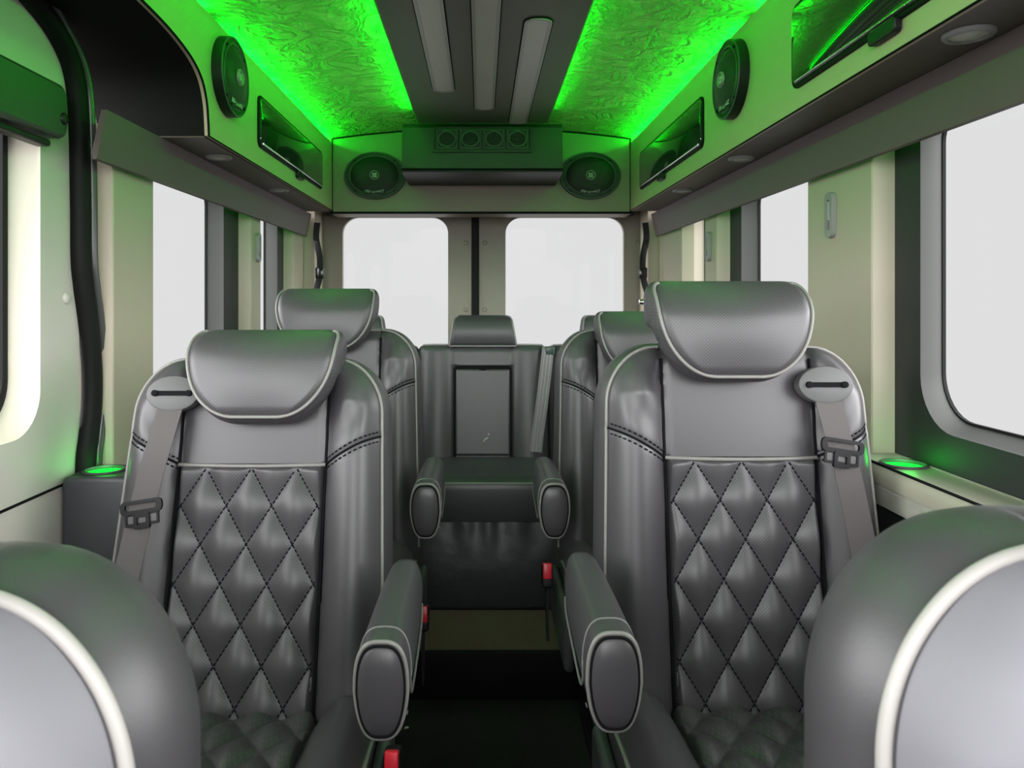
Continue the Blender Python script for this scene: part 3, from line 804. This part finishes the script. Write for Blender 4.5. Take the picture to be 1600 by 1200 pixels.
# headrest: broad pad, straight rolled top, round bottom
HH = .172
def hw_head(v):
    if v < .145: k = 1-v/.145; h = .038+.097*math.sqrt(max(0, 1-k**2.3))
    else: h = .135
    if v > HH-.022: k = (v-(HH-.022))/.022; h -= .012*(1-math.sqrt(max(0, 1-k*k)))
    return h
def surf_head(u, v, h):
    y = -.078-.016*(1-(u/.135)**2)*max(0, math.sin(PI*min(1, max(0, v/HH))))
    dt = HH-v
    if dt < .075: y += .052*(1-dt/.075)**2.2
    d = min(h-abs(u), v)
    if d < .016: y += .008*(1-d/.016)**2
    return y
vsh = [HH*(0.5-0.5*math.cos(PI*i/56)) for i in range(57)]
def head_back(v):                 # thin at the foot, rolled back over the shoulder at the top
    k = min(1, max(0, (v-.085)/.022)); k = k*k*(3-2*k)
    r = min(1, max(0, (v-.135)/.037)); return -.004+.056*k-.020*r*r
hd_vf, hd_b = slab(hw_head, vsh, 48, surf_head, head_back, .009, ng=8, sdist=.7, back_bulge=0)
ME_HEAD = mesh('headrest', *hd_vf, PERF, angle=70)
hl = hd_b['left'][:-1]+hd_b['bottom']+hd_b['right'][1:]
hl2 = outset(hl, .0015, -.001)
hl2 = [Vector((hl2[0].x, .034, hl2[0].z-.006)), Vector((hl2[0].x, .005, hl2[0].z+.003))]+hl2+[Vector((hl2[-1].x, .005, hl2[-1].z+.003)), Vector((hl2[-1].x, .034, hl2[-1].z-.006))]
ME_HPIPE = mesh('piping', *tube(hl2, .0032, 8), PIPE)
ME_HLINE = mesh('seam', *tube(outset(hl, -.0035, .0004), .0021, 6), SEAM)
# cushion
CD = .47
def hw_cush(v):
    b = .250
    if v > CD-.08: k = (v-(CD-.08))/.08; b -= .05*(1-math.sqrt(max(0, 1-k*k)))
    return b
def surf_cush(u, v, h):
    a = abs(u)
    y = -.010-.020*max(0, math.sin(PI*min(1, v/CD)))
    if a > .15:
        t = (a-.15)/max(.001, h-.15); y -= .055*max(0, math.sin(PI*min(1, t*.93)))**.8*min(1, (v+.03)/.06)
    y += .005*math.exp(-((a-.15)/.006)**2)
    d = min(h-a, CD-v)
    if d < .04: y += .020*(1-d/.04)**2
    return y
cu_vf, cu_b = slab(hw_cush, lerp_vs(0, CD, 70, 1.15), 72, surf_cush, .10, .007)
def up_map(v): return Vector((v.x, -v.z, -v.y))
ME_CUSH = mesh('seat_cushion', [up_map(v) for v in cu_vf[0]], cu_vf[1], LEATHER, angle=60)
cl = outset(cu_b['right'][2:]+cu_b['top'][1:-1]+cu_b['left'][:-2], .0015, -.001)
ME_CPIPE = mesh('piping', *tube([up_map(v) for v in cl], .0042, 8), PIPE)
def mk_cq():
    nu, nv = 110, 150; V = []; F = []; u0 = .147
    for i in range(nv+1):
        v = .0+(CD-.03)*i/nv
        for j in range(nu+1):
            u = -u0+2*u0*j/nu; e = min(1, (u0-abs(u))/.012); e = e*e*(3-2*e)
            a = u/PU+v/.12; b = u/PU-v/.12
            p = ((1-math.cos(PI*a)**2)*(1-math.cos(PI*b)**2))**.4
            y = surf_cush(u, v, .25)-.003-.015*p*(.2+.8*e)+.010*(1-min(1, (u0-abs(u))/.006))
            V.append(Vector((u, -v, -y)))
    for i in range(nv):
        for j in range(nu): F.append((i*(nu+1)+j, i*(nu+1)+j+1, (i+1)*(nu+1)+j+1, (i+1)*(nu+1)+j))
    return V, F
ME_CQ = mesh('quilted_panel', *mk_cq(), perforated('perforated_cushion_leather', (0.040, 0.040, 0.040), (0.07, 0.07, 0.07), 0.41), angle=180)
# armrest: tall rounded bar, origin at its rear end, pointing -y
AL = .335
def arm_sec(n=40, sc=1.0):
    out = []
    for k in range(n):
        a = 2*PI*k/n; x = .0335*math.copysign(abs(math.cos(a))**.62, math.cos(a)); z = math.sin(a)
        z = .062*math.copysign(abs(z)**.8, z); x *= (1-.16*max(0, -z/.062))
        out.append((x*sc, z*sc))
    return out
def mk_arm():
    n = 40; V = []; F = []; rings = []
    st = [(.0, .55, .010), (-.01, .78, .010), (-.03, .90, .006), (-.10, 1.0, .003), (-.20, 1.06, 0), (-.28, 1.07, 0), (-.315, 1.05, 0), (-AL, 1.0, 0), (-AL-.004, .965, 0), (-AL-.009, .85, 0), (-AL-.012, .55, 0), (-AL-.013, .2, 0)]
    for y, sc, dz in st:
        rings.append(len(V)); V += [Vector((x, y, z+dz)) for x, z in arm_sec(n, sc)]
    for i in range(len(st)-1):
        for k in range(n): F.append((rings[i]+k, rings[i]+(k+1) % n, rings[i+1]+(k+1) % n, rings[i+1]+k))
    F.append(tuple(rings[0]+k for k in range(n))); F.append(tuple(rings[-1]+k for k in range(n)))
    return V, F
ME_ARM = mesh('armrest', *mk_arm(), LEATHER, angle=50)
ME_APIPE = mesh('piping', *tube([(x*1.015, -AL-.001, z*1.015) for x, z in arm_sec(48)], .0033, 8, True), PIPE)
ME_ALINE = mesh('seam', *tube([(x*.925, -AL-.0055, z*.955) for x, z in arm_sec(48)], .0020, 6, True), SEAM)
def mk_armseam():
    mb = MB()
    for s in (-1, 1):
        q = catmull([(s*.0345, -.30, .010), (s*.0345, -.29, -.022), (s*.0335, -.255, -.040), (s*.0338, -.18, -.030), (s*.0325, -.08, -.020), (s*.029, -.03, -.012)], 6)
        mb.add(tube(q, .0018, 6))
        mb.add(tube([(s*.0300, -.30+.01*i/8, -.052) for i in range(9)], .001, 4))
    mb.add(tube([(x*1.063, -.297, z*1.063) for x, z in arm_sec(48) if z > -.002], .0014, 6))
    return mb.v, mb.f
ME_ASEAM = mesh('seam_piping', *mk_armseam(), mat('grey_seam', (.15, .15, .145), .5))
SLOTM = Matrix.Translation((0, 0, 0))
def mk_bezel():
    f = lambda p, q, u: (p, -u, q)
    return prism(ellipse(0, 0, .050, .034, 40), -.012, .010, f, .004)
ME_BEZ = mesh('belt_bezel', *mk_bezel(), mat('bezel_grey', (.085, .085, .085), .45, spec=.3), angle=35)
mb = MB().add(prism(rrect(-.031, .031, -.0045, .0045, .004), .008, .0125, lambda p, q, u: (p, -u, q)))
mb.add(lathe([(.006, 0), (.006, .006), (.0001, .007)], 12, lambda x, y, z: (x-.032, -.009-z, y))).add(lathe([(.006, 0), (.006, .006), (.0001, .007)], 12, lambda x, y, z: (x+.032, -.009-z, y)))
ME_BSLOT = mesh('belt_slot', mb.v, mb.f, SEAM)
def mk_tongue():
    f = lambda p, q, u: (p, -u, q)
    mb = MB().add(frame(rrect(-.037, .037, -.012, .012, .009), rrect(-.029, .029, -.005, .006, .004), 0, .007, f))
    mb.add(frame(rrect(-.030, .030, -.033, -.010, .003), rrect(-.026, .026, -.028, -.014, .002), .001, .005, f))
    mb.add(frame(rrect(-.014, .014, -.038, -.008, .004), rrect(-.008, .008, -.031, -.018, .002), 0, .008, f))
    return mb.v, mb.f
ME_TONG = mesh('belt_tongue', *mk_tongue(), mat('tongue_black', (.006, .006, .007), .3, spec=.12), angle=30)
ME_TPLATE = mesh('tongue_plate', *prism(rrect(-.0255, .0255, -.0275, -.0145, .002), .0015, .0035, lambda p, q, u: (p, -u, q)), mat('dull_steel', (.06, .06, .06), .4, metal=1.0))
def mk_web(s):
    pts = catmull([(s*.150, -.010, .556), (s*.151, -.030, .540), (s*.160, -.044, .47), (s*.172, -.047, .40), (s*.186, -.046, .30), (s*.200, -.044, .20), (s*.216, -.042, .08), (s*.228, -.034, .0), (s*.236, -.015, -.04)], 6)
    return ribbon(pts, (1, 0, 0), .046, .0018)
def web_at(s, v):
    tb = [(.556, .150), (.47, .160), (.40, .172), (.30, .186), (.20, .200), (.08, .216)]
    for (v1, u1), (v0, u0) in zip(tb, tb[1:]):
        if v >= v0: return s*(u0+(u1-u0)*(v-v0)/(v1-v0))
    return s*.21
ME_WEB = {s: mesh('belt_webbing', *mk_web(s), WEB, angle=30) for s in (-1, 1)}
mb = MB().add(box((0, 0, 0), (.028, .044, .060), .006))
ME_BUCK = mesh('belt_buckle', mb.v, mb.f, BLKPL)
ME_BRED = mesh('release_button', *box((0, -.017, .012), (.0225, .014, .040), .003), RED)
ME_BSTALK = mesh('buckle_stalk', *ribbon([(0, .006, -.03), (0, .012, -.09), (0, .02, -.16)], (0, 1, 0), .03, .006), BLKPL)
mb = MB().add(box((0, -.22, .150), (.36, .40, .30), .02)).add(box((0, -.22, .015), (.40, .44, .03), .006)).add(box((.19, -.2, .10), (.02, .42, .12), .005)).add(box((-.19, -.2, .10), (.02, .42, .12), .005))
ME_BASE = mesh('seat_base', mb.v, mb.f, BLKPL)
ME_SHELL = mesh('side_shell', *box((0, -.17, .35), (.025, .36, .13), .012), DKPL)
ME_TAG = mesh('care_tag', *box((0, 0, 0), (.003, .008, .022), .001), DKPL)

SEAT_GROUP = 'captain chairs facing forward'
def seat(x, y, recl, raise_, side, lab, zc=.44, tong=.40, buckle=None, hx=0.0, htilt=0.0, front=False):
    """side -1: left of the aisle, armrest toward +x"""
    t = thing('captain_chair', lab, 'seat', (x, y, 0), SEAT_GROUP)
    rot = (-math.radians(recl), 0, 0); hinge = (0, 0, zc)
    R = Matrix.Translation(hinge) @ Matrix.Rotation(rot[0], 4, 'X')
    a = -side                                     # aisle side sign
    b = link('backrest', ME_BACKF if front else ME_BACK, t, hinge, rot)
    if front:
        link('front_panel', ME_FPANEL, b)['label'] = 'smooth lilac grey front panel with the bright light in its colour'
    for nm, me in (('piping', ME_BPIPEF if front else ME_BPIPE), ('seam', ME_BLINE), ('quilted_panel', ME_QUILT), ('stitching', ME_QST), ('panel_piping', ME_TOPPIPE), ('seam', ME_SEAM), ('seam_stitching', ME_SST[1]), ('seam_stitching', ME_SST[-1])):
        if front and nm in ('quilted_panel', 'stitching', 'panel_piping', 'seam_stitching'): continue
        o = link(nm, me, b)
        if nm == 'piping': o['label'] = 'pale grey piping around the backrest'
    o = link('care_tag', ME_TAG, b, (a*(CW-.004), -.012, .055))
    h = link('headrest', ME_HEAD, t, R @ Vector((hx, -.012, raise_)), (rot[0]-math.radians(htilt), 0, 0)); link('piping', ME_HPIPE, h); link('seam', ME_HLINE, h)
    c = link('seat_cushion', ME_CUSH, t, (0, -.012, zc-.012)); link('piping', ME_CPIPE, c); link('quilted_panel', ME_CQ, c)
    ar = link('armrest', ME_ARM, t, (a*.300, .010, zc+.217)); link('piping', ME_APIPE, ar); link('seam', ME_ALINE, ar); link('seam_piping', ME_ASEAM, ar)
    bz = link('belt_bezel', ME_BEZ, t, R @ Vector((-a*.150, -.026, .560)), rot); link('belt_slot', ME_BSLOT, bz)
    w = link('belt_webbing', ME_WEB[-a], t, hinge, rot)
    tg = link('belt_tongue', ME_TONG, w, (web_at(-a, tong), -.048, tong), (0, -a*math.radians(-9)*-1, 0))
    tp = link('tongue_plate', ME_TPLATE, t, R @ Vector((web_at(-a, tong), -.048, tong)), (rot[0], -a*math.radians(9), 0)); tp.parent = w; tp.location = (web_at(-a, tong), -.048, tong); tp.rotation_euler = tg.rotation_euler
    link('seat_base', ME_BASE, t); link('side_shell', ME_SHELL, t, (a*.268, 0, 0))
    if buckle:
        bk = link('belt_buckle', ME_BUCK, t, buckle, (math.radians(-14), 0, 0)); link('release_button', ME_BRED, bk); link('buckle_stalk', ME_BSTALK, bk)
    return t
XL, XR = -.431, .472
seat(XL, 1.300, 14, .508, -1, 'left captain chair in the first full row, with lowered headrest', zc=.424, tong=.355, buckle=(.290, -.115, .405), hx=.022, htilt=4)
seat(XR, 1.290, 9, .573, 1, 'right captain chair in the first full row, with tallest headrest', tong=.452, hx=-.022)
seat(XL, 2.075, 9, .572, -1, 'left captain chair in the second row behind the first left seat', hx=-.012, tong=.40, buckle=(.283, -.16, .335))
seat(XR, 2.075, 9, .505, 1, 'right captain chair in the second row, half hidden behind the tall headrest', tong=.40, buckle=(-.300, -.12, .43))
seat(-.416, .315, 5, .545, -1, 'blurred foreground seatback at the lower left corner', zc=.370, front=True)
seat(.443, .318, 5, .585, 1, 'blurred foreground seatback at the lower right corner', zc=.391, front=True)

# ------------------------------------------------------------------ rear bench
t = thing('rear_bench', 'dark leather three-seat rear bench below the rear windows', 'bench', (0, 2.87, .135))
BZ = .415                                            # cushion height above the raised floor
brot = -math.radians(8)
def bench_hw(v):
    b = .254
    if v > .40: k = min(1, (v-.40)/.03); b -= .02*(1-math.sqrt(max(0, 1-k*k)))
    return b
def bench_surf(u, v, h):
    a = abs(u); y = 0
    if a > .115: y -= .020*max(0, math.sin(PI*min(1, (a-.115)/max(.01, h-.115))))**.8
    y += .005*math.exp(-((a-.115)/.005)**2)
    if a < .115 and v < .35: y += .012
    d = min(h-a, .43-v)
    if d < .03: y += .012*(1-d/.03)**2
    return y
bb_vf, bb_b = slab(bench_hw, lerp_vs(-.03, .43, 70, 1.1), 48, bench_surf, .12, .005)
ME_BB = mesh('backrest', *bb_vf, BENCHL, angle=60)
ME_BBP = mesh('piping', *tube(outset(bb_b['top'], .001, -.001), .0035, 6), mat('dull_grey_piping', (.20, .20, .19), .5))
def mk_inset():
    f = lambda p, q, u: (p, -u, q)
    return prism(rrect(-.106, .106, .004, .337, .008), -.012, .008, f, .008)
ME_IN = mesh('centre_panel', *mk_inset(), BENCHL, angle=12)
mb = MB()
for s in (-1, 1):
    mb.add(tube([(s*.108, -.002, .0), (s*.108, -.002, .34)], .0035, 6)); mb.add(tube([(s*.115, bench_surf(.115, .38, .25)-.001, v) for v in (.345, .38, .42)], .0015, 6))
mb.add(tube([(-.108, -.002, .342), (.108, -.002, .342)], .005, 6)).add(box((0, -.008, .338), (.024, .008, .014), .002))
ME_INS = mesh('panel_seam', mb.v, mb.f, SEAM)
def bh_hw(v): return .130-.020*v/.12 if v < .10 else (.130-.020*v/.12)-.012*(1-math.sqrt(max(0, 1-((v-.10)/.02)**2)))
def bh_surf(u, v, h):
    y = -.05-.014*math.sin(PI*v/.12); dt = .12-v
    if dt < .03: y += .022*(1-dt/.03)**2
    d = min(h-abs(u), v)
    if d < .012: y += .006*(1-d/.012)**2
    return y
bh_vf, bh_b = slab(bh_hw, [.12*(.5-.5*math.cos(PI*i/30)) for i in range(31)], 36, bh_surf, .03, .008, sdist=.7)
ME_BH = mesh('headrest', *bh_vf, BENCHL, angle=60)
ME_BHP = mesh('piping', *tube(outset(bh_b['left'][:-1]+bh_b['bottom']+bh_b['right'][1:], .001, -.001), .003, 6), MATS['dull_grey_piping'])
def bc_hw(v): return .2535
def bc_surf(u, v, h):
    a = abs(u); y = -.010*math.sin(PI*v/.40)-.012*v/.4
    y += .004*math.exp(-((a-.135)/.005)**2)
    d = min(h-a, .40-v)
    if d < .03: y += .016*(1-d/.03)**2
    return y
bc_vf, bc_b = slab(bc_hw, lerp_vs(0, .40, 50, 1.2), 40, bc_surf, .13, .004)
ME_BC = mesh('seat_cushion', [up_map(v) for v in bc_vf[0]], bc_vf[1], BENCHL, angle=60)
mb = MB().add(tube([up_map(v) for v in outset(bc_b['top'], .001, -.001)], .0035, 6))
for s in (-1, 1): mb.add(tube([up_map(Vector((s*.135, bc_surf(.135, v, .25)-.001, v))) for v in [.01+.38*i/20 for i in range(21)]], .0022, 6))
ME_BCP = mesh('piping', mb.v, mb.f, MATS['dull_grey_piping'])
for k in (-1, 0, 1):
    x = .006+k*.512
    b = link('backrest', ME_BB, t, (x, .0, BZ), (brot, 0, 0)); link('piping', ME_BBP, b); link('centre_panel', ME_IN, b); link('panel_seam', ME_INS, b)
    h = link('headrest', ME_BH, t, Matrix.Translation((x, 0, BZ)) @ Matrix.Rotation(brot, 4, 'X') @ Vector((0, .035, .425)), (brot*1.2, 0, 0)); link('piping', ME_BHP, h)
    c = link('seat_cushion', ME_BC, t, (x, -.01, BZ)); link('piping', ME_BCP, c)
# pleated skirt below the cushion
V = []; F = []; nx, nz = 140, 24
for i in range(nz+1):
    q = i/nz; z = .285*(1-q)+.001*q
    for j in range(nx+1):
        x = -.765+1.53*j/nx
        y = -.385-.02*math.sin(PI*q*.8)-.0035*math.sin(x*61+1.3*math.sin(x*17))*max(0, 1-q*2.4)+.05*q*q*0
        V.append((x+.006, y-.03*q*q, z))
for i in range(nz):
    for j in range(nx): F.append((i*(nx+1)+j, i*(nx+1)+j+1, (i+1)*(nx+1)+j+1, (i+1)*(nx+1)+j))
o = link('skirt', mesh('skirt', V, F, SKIRT), t)
sm_ = o.modifiers.new('thickness', 'SOLIDIFY'); sm_.thickness = .004; sm_.offset = -1
MB().add(box((.006, -.14, .14), (1.50, .44, .28), .01)).obj('seat_base', BLKPL, t)
# lap belt of the middle place
pts = catmull([(.262, -.022+.066, BZ+.42), (.258, .024, BZ+.40), (.235, -.005, BZ+.22), (.214, -.024, BZ+.08), (.208, -.036, BZ+.025)], 6)
w = MB().add(ribbon(pts, (1, 0, 0), .046, .002)).obj('belt_webbing', mat('lilac_grey_webbing', (.15, .14, .15), .55, bump=.2, bscale=600), t)
m = MB()
for q in (-.012, 0, .012): m.add(tube([p+Vector((q, -.0016, 0)) for p in pts], .0014, 4))
m.obj('webbing_rib', mat('webbing_rib_grey', (.30, .28, .30), .5), w)
MB().add(box((.268, .035, BZ+.405), (.036, .03, .035), .005)).obj('belt_guide', mat('green_black_plastic', (.02, .05, .035), .35), t)

mk = prism([(0, 0), (.006, .003), (.010, .010), (.018, .013), (.022, .020), (.014, .017), (.007, .013), (.004, .006)], .008, .0088, lambda p, q, u: (p, -u, q))
MB().add(mk).add(prism([(.022, .026), (.026, .030), (.022, .034), (.019, .030)], .008, .0088, lambda p, q, u: (p, -u, q))).obj('scuff_mark', mat('pale_scuff', (.28, .33, .27), .6), [c for c in t.children if c.name.startswith('backrest')][1], (.0, 0, .055))
pp = MB().add(prism([(0, 0), (.012, .004), (.010, .010), (.002, .009)], 0, .002, lambda p, q, u: (p, q, u))).obj('paper_scrap', mat('white_paper', (.7, .7, .68), .7), None, (-.207, 2.0, .0))
tag(pp, 'tiny white scrap of paper on the black floor', 'scrap')
